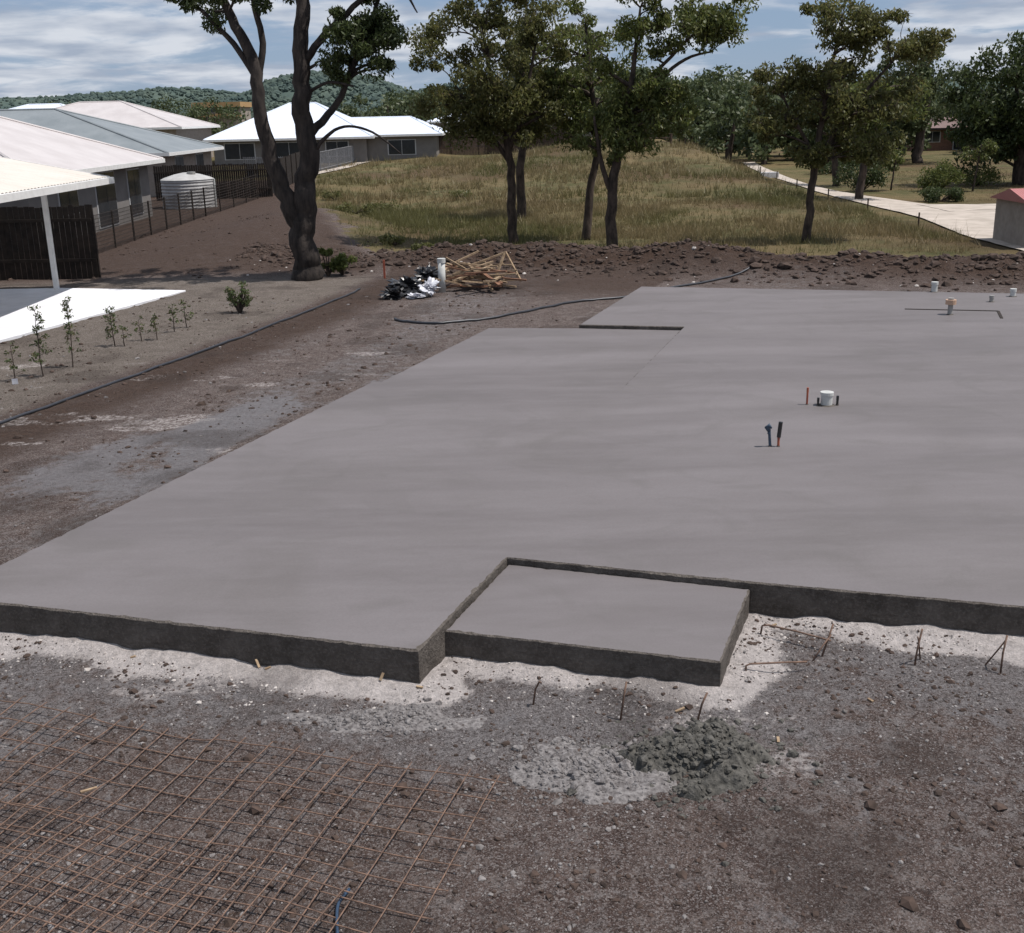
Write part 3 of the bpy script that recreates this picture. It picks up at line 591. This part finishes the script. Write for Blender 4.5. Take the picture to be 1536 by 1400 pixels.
def tree(name,trunks,ells,bark,leaf,nl=170,L=.17,wd=.075,cr=.5,seed=1,br=.035,maxr=None):
    rs=random.Random(seed);e=empty(name);mb=MB();nodes=[]
    for pts,rad in trunks:
        k=5;P=smooth(pts,k);R=list(np.interp(np.arange(len(P))/k,np.arange(len(rad)),rad))
        P=[p+Vector((rs.gauss(0,1),rs.gauss(0,1),0))*r_*.15 for p,r_ in zip(P,R)]
        mb.tube(P,R,10)
        nodes+=[(p,r_) for p,r_ in zip(P,R)]
    cen=[];crad=[]
    for cx,cy,cz,rx,ry,rz,n in ells:
        for _ in range(n):
            while 1:
                q=Vector((rs.uniform(-1,1),rs.uniform(-1,1),rs.uniform(-1,1)))
                if .25<q.length<1: break
            cen.append(Vector((cx+q.x*rx,cy+q.y*ry,cz+q.z*rz)));crad.append(cr*rs.uniform(.5,1.3))
    extra=[]
    for c in sorted(cen,key=lambda c:(c-nodes[len(nodes)//2][0]).length):
        best=min(nodes+extra,key=lambda nd:(nd[0]-c).length+max(0,nd[0].z-c.z+.2)*1.5+(5 if nd[0].z<min(2.2,c.z*.4) else 0)+ (0.25/(nd[1]+.02))*.15)
        p,r_=best;d=c-p
        r0=min(r_*.7,br*1.0+d.length*.018)
        m1=p+d*.35+Vector((rs.gauss(0,.1),rs.gauss(0,.1),d.length*.10))*min(1.2,d.length)
        m2=p+d*.7+Vector((rs.gauss(0,.1),rs.gauss(0,.1),d.length*.08))*min(1.2,d.length)
        P=smooth([p,m1,m2,c],3);R=[r0*(1-.8*i/(len(P)-1)) for i in range(len(P))]
        mb.tube(P,R,6,cap=False);extra+=[(P[i],R[i]) for i in range(3,len(P))]
        for _ in range(4):
            v_=Vector((rs.gauss(0,1),rs.gauss(0,1),rs.gauss(.2,.7))).normalized()*cr*.8;mb.tube([c-d*.05,c+v_*.5+Vector((0,0,.06)),c+v_],[.012,.009,.004],4,cap=False)
    mb.obj("trunk_and_limbs",[bark],e,True)
    leaves("foliage",[tuple(c) for c in cen],crad,nl,L,wd,leaf,e)
    return e
by=29.67
tr1=[([(-5.24,by,-.1),(-5.22,by,.5),(-5.22,by,1.3),(-5.08,by,2.2),(-4.95,by,3.2),(-5.02,by,4.4),(-4.98,by,5.6),(-4.85,by,6.9),(-4.9,by+.1,8.4),(-4.7,by,9.6)],[.44,.34,.32,.28,.25,.23,.2,.17,.12,.05]),
 ([(-5.25,by,1.2),(-5.5,by-.05,1.9),(-5.85,by-.1,2.9),(-6.05,by-.15,4.2),(-6.1,by-.1,5.3),(-6.5,by,6.2),(-6.9,by,7.1),(-7.4,by,8.3)],[.26,.23,.20,.165,.15,.12,.10,.04]),
 ([(-6.1,by-.1,5.0),(-6.6,by,5.8),(-7.15,by,6.4),(-7.6,by,6.9)],[.08,.07,.05,.03]),
 ([(-6.05,by-.1,4.9),(-5.9,by,5.8),(-6.0,by,6.8),(-5.8,by,8.4)],[.09,.08,.07,.03]),
 ([(-4.95,by,3.6),(-4.5,by+.1,4.0),(-4.1,by+.2,4.5),(-3.75,by+.2,5.2),(-3.3,by+.2,6.0),(-2.9,by+.2,7.0),(-2.3,by+.2,8)],[.12,.10,.08,.075,.06,.05,.03]),
 ([(-4.95,by,5.2),(-4.5,by-.1,5.8),(-3.9,by-.2,6.3),(-3.1,by-.2,6.9),(-2.4,by-.2,6.9),(-2.05,by-.2,6.4)],[.11,.09,.075,.06,.04,.015]),
 ([(-4.9,by,3.0),(-4.55,by-.1,3.5),(-4.0,by-.1,3.8),(-3.3,by-.1,3.65),(-2.6,by-.1,3.1)],[.07,.05,.035,.03,.012]),
 ([(-4.9,by,4.6),(-4.3,by-.2,4.85),(-3.7,by-.2,4.75)],[.05,.035,.02])]
tree("eucalyptus_tree",tr1,[(-7.3,by,6.7,.75,.8,.55,9),(-3.45,by,6.0,.85,.8,.75,22),(-3.0,by,5.6,.7,.6,.5,8),(-4.2,by,7.1,1.6,1,.5,10),(-5.5,by,8.5,2.8,2,1.2,26),(-5.6,by,6.9,.8,.6,.35,3),(-2.2,by,7.4,1.2,.8,.6,8),(-4.0,by,5.3,.6,.5,.4,5)],M_black2,M_leafD,230,.14,.055,.38,3)
tree("gum_tree",[([(.2,37.4,-.1),(.17,37.4,1.5),(.1,37.4,3),(-.3,37.3,4.6),(-.6,37.3,6.4)],[.17,.14,.12,.09,.04]),([(.1,37.4,2.9),(.6,37.4,4.2),(1.0,37.4,6)],[.1,.08,.03]),([(.1,37.4,2.6),(-.7,37.4,3.8),(-1.5,37.3,4.9)],[.08,.06,.03])],
 [(-.5,37.4,5.4,2.5,1.6,2.0,68),(-1.2,37.3,4.1,1.7,1.2,1.0,28),(.9,37.4,3.9,1.2,1.2,1.1,24),(.4,37.4,7.4,1.6,1.2,.9,18)],M_bark,M_leafB,180,.155,.065,.46,11)
tree("gum_tree",[([(.6,45.9,-.1),(.6,45.9,2),(.8,45.9,4),(.9,45.9,6.5)],[.2,.16,.12,.05])],[(1.4,45.9,5.8,2.4,1.8,2.3,54),(.4,45.9,4.0,1.6,1.2,1.0,16)],M_bark,M_leafB,150,.19,.08,.58,12)
tree("gum_tree",[([(2.6,37.9,-.1),(2.75,37.9,1.6),(3.0,37.9,3.2),(2.8,37.9,4.8),(2.6,37.9,6.6)],[.16,.13,.10,.08,.03])],[(2.7,37.9,5.4,1.5,1.4,2.0,38),(2.6,37.9,3.6,1.0,1.0,.8,14)],M_bark,M_leafA,180,.155,.065,.46,13)
tree("gum_tree",[([(3.18,34.38,-.1),(3.12,34.4,1.0),(3.2,34.4,2.2),(3.45,34.4,3.6),(3.7,34.4,5.0),(3.9,34.3,6.8)],[.19,.16,.14,.11,.08,.03]),([(3.13,34.4,1.7),(2.8,34.4,2.7),(2.6,34.4,3.9)],[.09,.07,.03]),([(3.4,34.4,3.5),(4.3,34.3,4.7),(5.2,34.3,5.4),(6.0,34.3,5.6)],[.08,.06,.045,.02]),([(3.6,34.4,4.4),(4.6,34.3,5.3),(5.6,34.3,6.2),(6.6,34.3,6.6)],[.06,.05,.035,.015])],
 [(3.7,34.4,4.9,1.5,1.3,1.7,40),(5.2,34.3,6.3,1.6,1.0,.7,22),(6.4,34.3,6.5,1.0,.8,.6,12),(3.2,34.4,3.1,1.0,.9,.7,13),(4.2,34.4,7.3,1.8,1.2,.6,12),(4.6,34.4,3.9,1.2,.8,.8,15)],M_bark,M_leafA,180,.15,.062,.42,14)
tree("gum_tree",[([(9.4,36.1,-.1),(9.45,36.1,1.2),(9.55,36.1,2.4),(9.7,36.1,3.6),(9.9,36.1,5.2),(10.2,36.1,6.6)],[.15,.12,.11,.09,.06,.02]),([(9.5,36.1,2.2),(10.2,36.1,3.4),(11.0,36.1,4.5),(12.0,36.0,5.6)],[.09,.07,.05,.02]),([(9.5,36.1,2.6),(8.9,36.1,3.6),(8.3,36.1,4.6)],[.07,.05,.02])],
 [(9.9,36.1,4.6,1.5,1.3,1.3,32),(9.9,36.1,6.4,1.5,1,.6,16),(11.4,36.0,6.0,1.4,1,.6,20),(12.7,36,5.6,.8,.7,.5,12),(11.2,36.1,4.3,1.3,1,.8,20),(8.5,36.1,4.8,1.1,.9,.8,16),(8.2,36.1,3.6,.9,.8,.5,10),(9.8,36.1,2.7,1.1,.9,.5,12),(11.2,36.1,2.9,1.0,.7,.7,14)],M_bark,M_leafB,165,.15,.064,.42,15)
tree("gum_tree",[([(15.9,52.2,-.1),(16.0,52.2,1.5),(16.3,52.2,3),(16.5,52.2,4.8)],[.2,.16,.12,.04])],[(16.2,52.2,4.4,2.2,1.8,1.5,36),(15.6,52.2,2.8,1.3,1.2,.7,12)],M_bark,M_leafA,120,.22,.1,.6,16)
tree("gum_tree",[([(17.6,62,-.1),(17.4,62,1.5),(17.2,62,3),(17,62,5)],[.2,.16,.12,.04])],[(17.2,62,4.0,2.4,1.8,2.0,36)],M_bark,M_leafD,110,.25,.11,.65,17)
tree("spreading_shade_tree",[([(26.5,60,-.1),(26.4,60,1.5),(26,60,3),(25.8,60,5)],[.35,.3,.2,.06])],[(26.2,60,4.6,3.6,3,2.6,80),(24.6,60,2.6,2.0,2,1.6,26),(27.5,60,2.2,2.5,2,2.0,30)],M_bark,M_leafD,150,.28,.13,.8,18)
tree("spreading_shade_tree",[([(30,85,-.1),(30,85,2),(30.5,85,5)],[.4,.3,.1])],[(30,85,5.2,4.5,3,2.8,60)],M_bark,M_leafF,130,.35,.17,1.0,19)
tree("young_tree",[([(19.2,58,0),(19.3,58,1),(19.4,58,2.0)],[.05,.04,.02])],[(19.3,58,1.5,.5,.5,.8,10)],M_bark,M_leafA,90,.14,.07,.3,20)
tree("young_tree",[([(22.5,56,0),(22.6,56,1),(22.7,56,2.2)],[.05,.04,.02])],[(22.6,56,2.0,.7,.6,.6,12)],M_bark,M_leafA,90,.14,.07,.3,21)
def bush(name,x,y,r,h,mat,n=14,nl=150,L=.13,seed=1):
    rs=random.Random(seed);e=empty(name);mb=MB();cen=[];z=H(x,y)
    for i in range(n):
        a_=rs.uniform(0,6.28);q=rs.uniform(0,1)**.5*r;c=(x+q*math.cos(a_),y+q*math.sin(a_),z+h*rs.uniform(.25,.9)*(1-.35*q/r));cen.append(c);mb.tube([(x,y,z),((x+c[0])/2,(y+c[1])/2,z+(c[2]-z)*.6),c],[.03,.02,.008],5)
    mb.obj("stems",[M_bark],e);leaves("foliage",cen,r*.42,nl,L,L*.4,mat,e,.1)
bush("round_shrub",21.3,57,1.0,1.7,M_leafA,22,170,.15,1);bush("round_shrub",18.8,50.2,.75,.8,M_leafD,14,150,.13,2);bush("round_shrub",24.3,60,1.1,1.2,M_leafA,14,140,.15,3)
bush("round_shrub",30,64,1.6,1.6,M_leafD,18,160,.2,4);bush("round_shrub",20.5,74,1.4,1.4,M_leafD,14,140,.2,5);bush("round_shrub",17.6,57.5,1.1,1.7,M_leafD,16,150,.17,8);bush("round_shrub",24.5,78,1.8,2.0,M_leafD,18,150,.24,9)
bush("round_shrub",-4.4,30.4,.35,.7,M_leafA,10,60,.14,6);bush("round_shrub",-4.75,30.2,.25,1.0,M_leafA,8,50,.14,7)
bush("garden_shrub",-5.84,24.56,.26,.85,M_leafS,14,60,.07,8)
for x,y,s in ((-2.6,35,.4),(-3.6,37,.45),(-6,46,.6),(-5.5,52,.7),(-2,56,.6),(-8.5,58,.7)): bush("weed_clump",x,y,s,s*.8,M_leafB,8,60,.13,int(x*7+99))
def sapling(x,y,h,n,seed,w=.11):
    rs=random.Random(seed);e=empty("sapling");z=H(x,y);mb=MB();lx,ly=rs.uniform(-.05,.05),rs.uniform(-.05,.05)
    P=[(x+lx*t_+rs.gauss(0,.008),y+ly*t_,z+h*t_) for t_ in (0,.25,.5,.75,1)];mb.tube(P,[.012,.010,.008,.006,.003],6);cen=[]
    for i in range(n):
        t_=rs.uniform(.18,1);a_=rs.uniform(0,6.28);l=w*(1.25-t_*.8)*rs.uniform(.5,1.3);p=(x+lx*t_,y+ly*t_,z+h*t_);q=(p[0]+l*math.cos(a_),p[1]+l*math.sin(a_),p[2]+.05);mb.tube([p,q],[.004,.002],4);cen.append(q)
    mb.obj("stem",[M_bark],e);leaves("foliage",cen,.055,11,.055,.024,M_leafS,e,.1)
for i,(x,y,h,n) in enumerate(((-7.77,18.51,1.15,40),(-7.50,19.16,1.12,32),(-7.40,21.04,.68,26),(-7.05,21.5,.40,8),(-6.79,21.62,.48,12),(-6.66,22.4,.5,12),(-6.55,22.87,.52,12),(-8.1,18.2,.6,12),(-7.2,21.0,.35,7))): sapling(x,y,h,n,i+5)
mb=MB();mb.box((-8.0,17.95,.05),(.09,.006,.09),0,.3);mb.box((-8.0,17.96,.0),(.012,.008,.12),0,.3);mb.obj("plant_tag",[M_bag])
# grass tufts
def tufts(name,n,x0,x1,y0,y1,hh,ww,mat,dens):
    x=rng.uniform(x0,x1,n);y=rng.uniform(y0,y1,n);k=rng.uniform(0,1,n)<dens(x,y);x,y=x[k],y[k];m=len(x);nb=7
    X_=np.repeat(x,nb)+rng.normal(0,.07,m*nb);Y_=np.repeat(y,nb)+rng.normal(0,.07,m*nb);Z_=hgt(X_,Y_)-.02;N=m*nb
    h=hh*rng.gamma(4,.25,N)*(.5+1.0*fbm(X_*.5,Y_*.3,3,35));lx,ly=rng.normal(0,.35,N)*h,rng.normal(0,.35,N)*h;an=rng.uniform(0,3.14,N);wx,wy=np.cos(an)*ww,np.sin(an)*ww
    v=np.stack([np.stack([X_-wx,Y_-wy,Z_],-1),np.stack([X_+wx,Y_+wy,Z_],-1),np.stack([X_+lx,Y_+ly,Z_+h],-1)],1)
    t_=fbm(X_*.25,Y_*.25,3,33);c=np.zeros((N,3,4));c[...,0]=np.clip(ss(.38,.62,t_)*.9+rng.uniform(0,.25,N),0,1)[:,None];c[...,1]=(rng.uniform(0,1,N)**3)[:,None];c[...,3]=1
    fastmesh(name,v.reshape(-1,3),np.arange(N*3),3,{"rnd":c.reshape(-1,4)},mat)
def gd(x,y):
    b=x*E1[0]+y*E1[1];dl=np.interp(y,DLY,DLX);return ss(-.3,1.2,x-dl)*ss(31.8,33.2,b)*(x<14.0)*(.12+.88*ss(.4,.62,fbm(x*.35,y*.3,4,66)))
tufts("dry_grass",24000,-12,14.4,32,52,.19,.010,M_dry,gd)
tufts("dry_grass",12000,-13,15,50,92,.26,.018,M_dry,gd)
tufts("dry_grass",8000,15,32,34,75,.07,.012,M_dry,lambda x,y:(x>19.5)*(np.abs(y-47)>2.5)*.8)
# ---------------------------------------------------------------- distant trees
cen=[];rad=[];tone=[];mbt=MB();rs=random.Random(4)
def far_tree(x,y,h,w,z=0,k=14):
    t_=rs.uniform(0,1)
    for i in range(k):
        a_=rs.uniform(0,6.28);q=rs.uniform(0,1)**.5*w;cen.append((x+q*math.cos(a_),y+q*math.sin(a_),z+h*rs.uniform(.32,.95)-.15*h*q/w));rad.append(w*.40*rs.uniform(.55,1.3));tone.append(min(1,max(0,t_*.7+rs.uniform(0,.4))))
    mbt.tube([(x,y,z),(x+rs.uniform(-.5,.5),y,z+h*.7)],[.25,.1],5)
Xu=lambda u,Yd:(u-756)*Yd/1780
for i in range(70):
    Yd=rs.uniform(112,160);u=rs.uniform(640,1130);top=rs.uniform(95,140) if u>820 else rs.uniform(125,165)
    x=Xu(u,Yd)
    if Yd<132 and -10<x<14: Yd=rs.uniform(133,160);x=Xu(u,Yd)
    far_tree(x,Yd,2+(172-top)*Yd/1864+2,rs.uniform(2.5,4.5),0 if x>16 else .5)
for i in range(60):
    Yd=rs.uniform(125,230);u=rs.uniform(1060,1620);far_tree(Xu(u,Yd),Yd,4+(155-rs.uniform(120,160))*Yd/1864,rs.uniform(3,5.5),0)
for i in range(26):
    Yd=rs.uniform(86,108);u=rs.uniform(1080,1350);far_tree(Xu(u,Yd),Yd,rs.uniform(3,7),rs.uniform(1.8,3.2),0)
for i in range(8):
    Yd=rs.uniform(95,108);u=rs.uniform(1480,1600);far_tree(Xu(u,Yd),Yd,rs.uniform(4,8),rs.uniform(2,3.2),0)
for i in range(36):
    Yd=rs.uniform(150,260);u=rs.uniform(-60,660);far_tree(Xu(u,Yd),Yd,4+(182-rs.uniform(140,172))*Yd/1864,rs.uniform(3,5),0)
for i in range(12):
    Yd=rs.uniform(125,140);u=rs.uniform(560,660);far_tree(Xu(u,Yd),Yd,4+(176-rs.uniform(125,160))*Yd/1864,rs.uniform(2.5,3.5),0)
dt=empty("distant_trees");leaves("foliage",cen,rad,85,.5,.28,M_leafF,dt,.2,.8,np.array(tone));mbt.obj("trunks",[M_bark],dt)
# ---------------------------------------------------------------- hills
t=NT("hazed_hill_forest");co=t.coord('Object');n1=t.noise(co,.03,5,.7);n2=t.noise(co,.15,4,.75)
c=t.mix(t.mr(n1,.35,.65),(.062,.088,.082),(.098,.124,.100));c=t.mix(t.mr(n2,.45,.68,0,.5),c,(.045,.065,.070));t.bsdf(c,1,None,0);M_hill=t.m  # bluish greens carry painted distance haze over the forest colour
def hill(name,cx,cy,rx,ry,h,seed,n=150,nt_=1500):
    def hz(px,py):
        UX,UY=(px-cx)/rx,(py-cy)/ry;r=np.hypot(UX,UY)
        z=h*np.exp(-(r*1.35)**2)*(.70+.6*fbm(UX*2.2+seed,UY*2.2,4,seed))-1.5
        return np.where(r>1.25,-6,z)
    u=np.linspace(-1.3,1.3,n);UX,UY=np.meshgrid(u,u);px,py=cx+UX*rx,cy+UY*ry;z=hz(px,py)+(fbm(px*.12,py*.12,3,seed)-.5)*2
    jj=np.arange(n*n).reshape(n,n);lp=np.stack([jj[:-1,:-1],jj[:-1,1:],jj[1:,1:],jj[1:,:-1]],-1).ravel()
    e=empty(name);o=fastmesh("slope",np.stack([px,py,z],-1).reshape(-1,3),lp,4,None,M_hill,True);o.parent=e
    px=cx+rng.uniform(-1.1,1.1,nt_)*rx;py=cy+rng.uniform(-1.1,.15,nt_)*ry
    o=rocks("tree_cover",px,py,rng.uniform(.7,2.3,nt_),M_hill,.9,.2,.2,hz(px,py),False);o.parent=e
hill("hill",-300,980,180,170,34,3,nt_=5000);hill("hill",-118,760,105,120,34,5,150,5000);hill("hill",60,900,330,150,32,9,160,4000);hill("hill",-600,1300,420,200,36,12,120,2000);hill("hill",500,1300,500,200,38,15,120,3000)
# ---------------------------------------------------------------- sun / sky / camera
sv=Vector((.42,-.06,.905)).normalized();el=math.asin(sv.z);az=math.atan2(sv.x,sv.y)
sl=D.lights.new("sun","SUN");sl.energy=5.0;sl.angle=math.radians(.5);sl.color=(1,.955,.91);so=D.objects.new("sun",sl);C.collection.objects.link(so);so.rotation_euler=(-sv).to_track_quat('-Z','Y').to_euler()
w=D.worlds.new("World");C.scene.world=w;w.use_nodes=True;nt=w.node_tree;nt.nodes.clear()
N=nt.nodes.new;Lk=nt.links.new
out=N("ShaderNodeOutputWorld");sky=N("ShaderNodeTexSky");sky.sky_type='NISHITA';sky.sun_disc=False;sky.sun_elevation=el;sky.sun_rotation=az;sky.dust_density=.2;sky.air_density=1.0
bg=N("ShaderNodeBackground");bg.inputs[1].default_value=.07;Lk(sky.outputs[0],bg.inputs[0])
tc=N("ShaderNodeTexCoord");sx=N("ShaderNodeSeparateXYZ");Lk(tc.outputs['Generated'],sx.inputs[0])
def mth(op,a,b=None):
    q=N("ShaderNodeMath");q.operation=op
    for i,k in enumerate((a,b)):
        if k is None: continue
        if hasattr(k,'node'): Lk(k,q.inputs[i])
        else: q.inputs[i].default_value=k
    return q.outputs[0]
den=mth('ADD',mth('MAXIMUM',sx.outputs[2],0.),.12)
cb=N("ShaderNodeCombineXYZ");Lk(mth('DIVIDE',sx.outputs[0],den),cb.inputs[0]);Lk(mth('DIVIDE',sx.outputs[1],den),cb.inputs[1])
no=N("ShaderNodeTexNoise");Lk(cb.outputs[0],no.inputs['Vector']);no.inputs['Scale'].default_value=1.25;no.inputs['Detail'].default_value=8;no.inputs['Roughness'].default_value=.58;no.inputs['Distortion'].default_value=.3
no2=N("ShaderNodeTexNoise");Lk(cb.outputs[0],no2.inputs['Vector']);no2.inputs['Scale'].default_value=2.4;no2.inputs['Detail'].default_value=7
r1=N("ShaderNodeMapRange");r1.interpolation_type='SMOOTHSTEP';Lk(no.outputs[0],r1.inputs[0]);r1.inputs[1].default_value=.38;r1.inputs[2].default_value=.55;r1.inputs[3].default_value=0;r1.inputs[4].default_value=1
r2=N("ShaderNodeMapRange");Lk(no2.outputs[0],r2.inputs[0]);r2.inputs[1].default_value=.36;r2.inputs[2].default_value=.60
m1=N("ShaderNodeMix");m1.data_type='RGBA';Lk(r2.outputs[0],m1.inputs[0]);m1.inputs[6].default_value=(.42,.49,.62,1);m1.inputs[7].default_value=(.78,.82,.90,1)
m2=N("ShaderNodeMix");m2.data_type='RGBA';Lk(r1.outputs[0],m2.inputs[0]);m2.inputs[6].default_value=(.30,.43,.66,1);Lk(m1.outputs[2],m2.inputs[7])
bg2=N("ShaderNodeBackground");bg2.inputs[1].default_value=.88;Lk(m2.outputs[2],bg2.inputs[0])
r3=N("ShaderNodeMapRange");Lk(r1.outputs[0],r3.inputs[0]);r3.inputs[3].default_value=.72;r3.inputs[4].default_value=.95
mx=N("ShaderNodeMixShader");Lk(r3.outputs[0],mx.inputs[0]);Lk(bg.outputs[0],mx.inputs[1]);Lk(bg2.outputs[0],mx.inputs[2]);Lk(mx.outputs[0],out.inputs[0])
f=1700;p=math.radians(17.25);a=0.022
cam=D.objects.new("camera",D.cameras.new("camera"));C.collection.objects.link(cam)
cam.data.sensor_width=36;cam.data.lens=f/1536*36;cam.data.clip_end=6000;cam.data.clip_start=.1
cam.matrix_world=Matrix.Translation((0,0,4))@Matrix.Rotation(math.pi/2-p,4,'X')@Matrix.Rotation(-a,4,'Z')
C.scene.camera=cam
C.scene.view_settings.view_transform='Standard';C.scene.view_settings.look='None';C.scene.view_settings.exposure=0
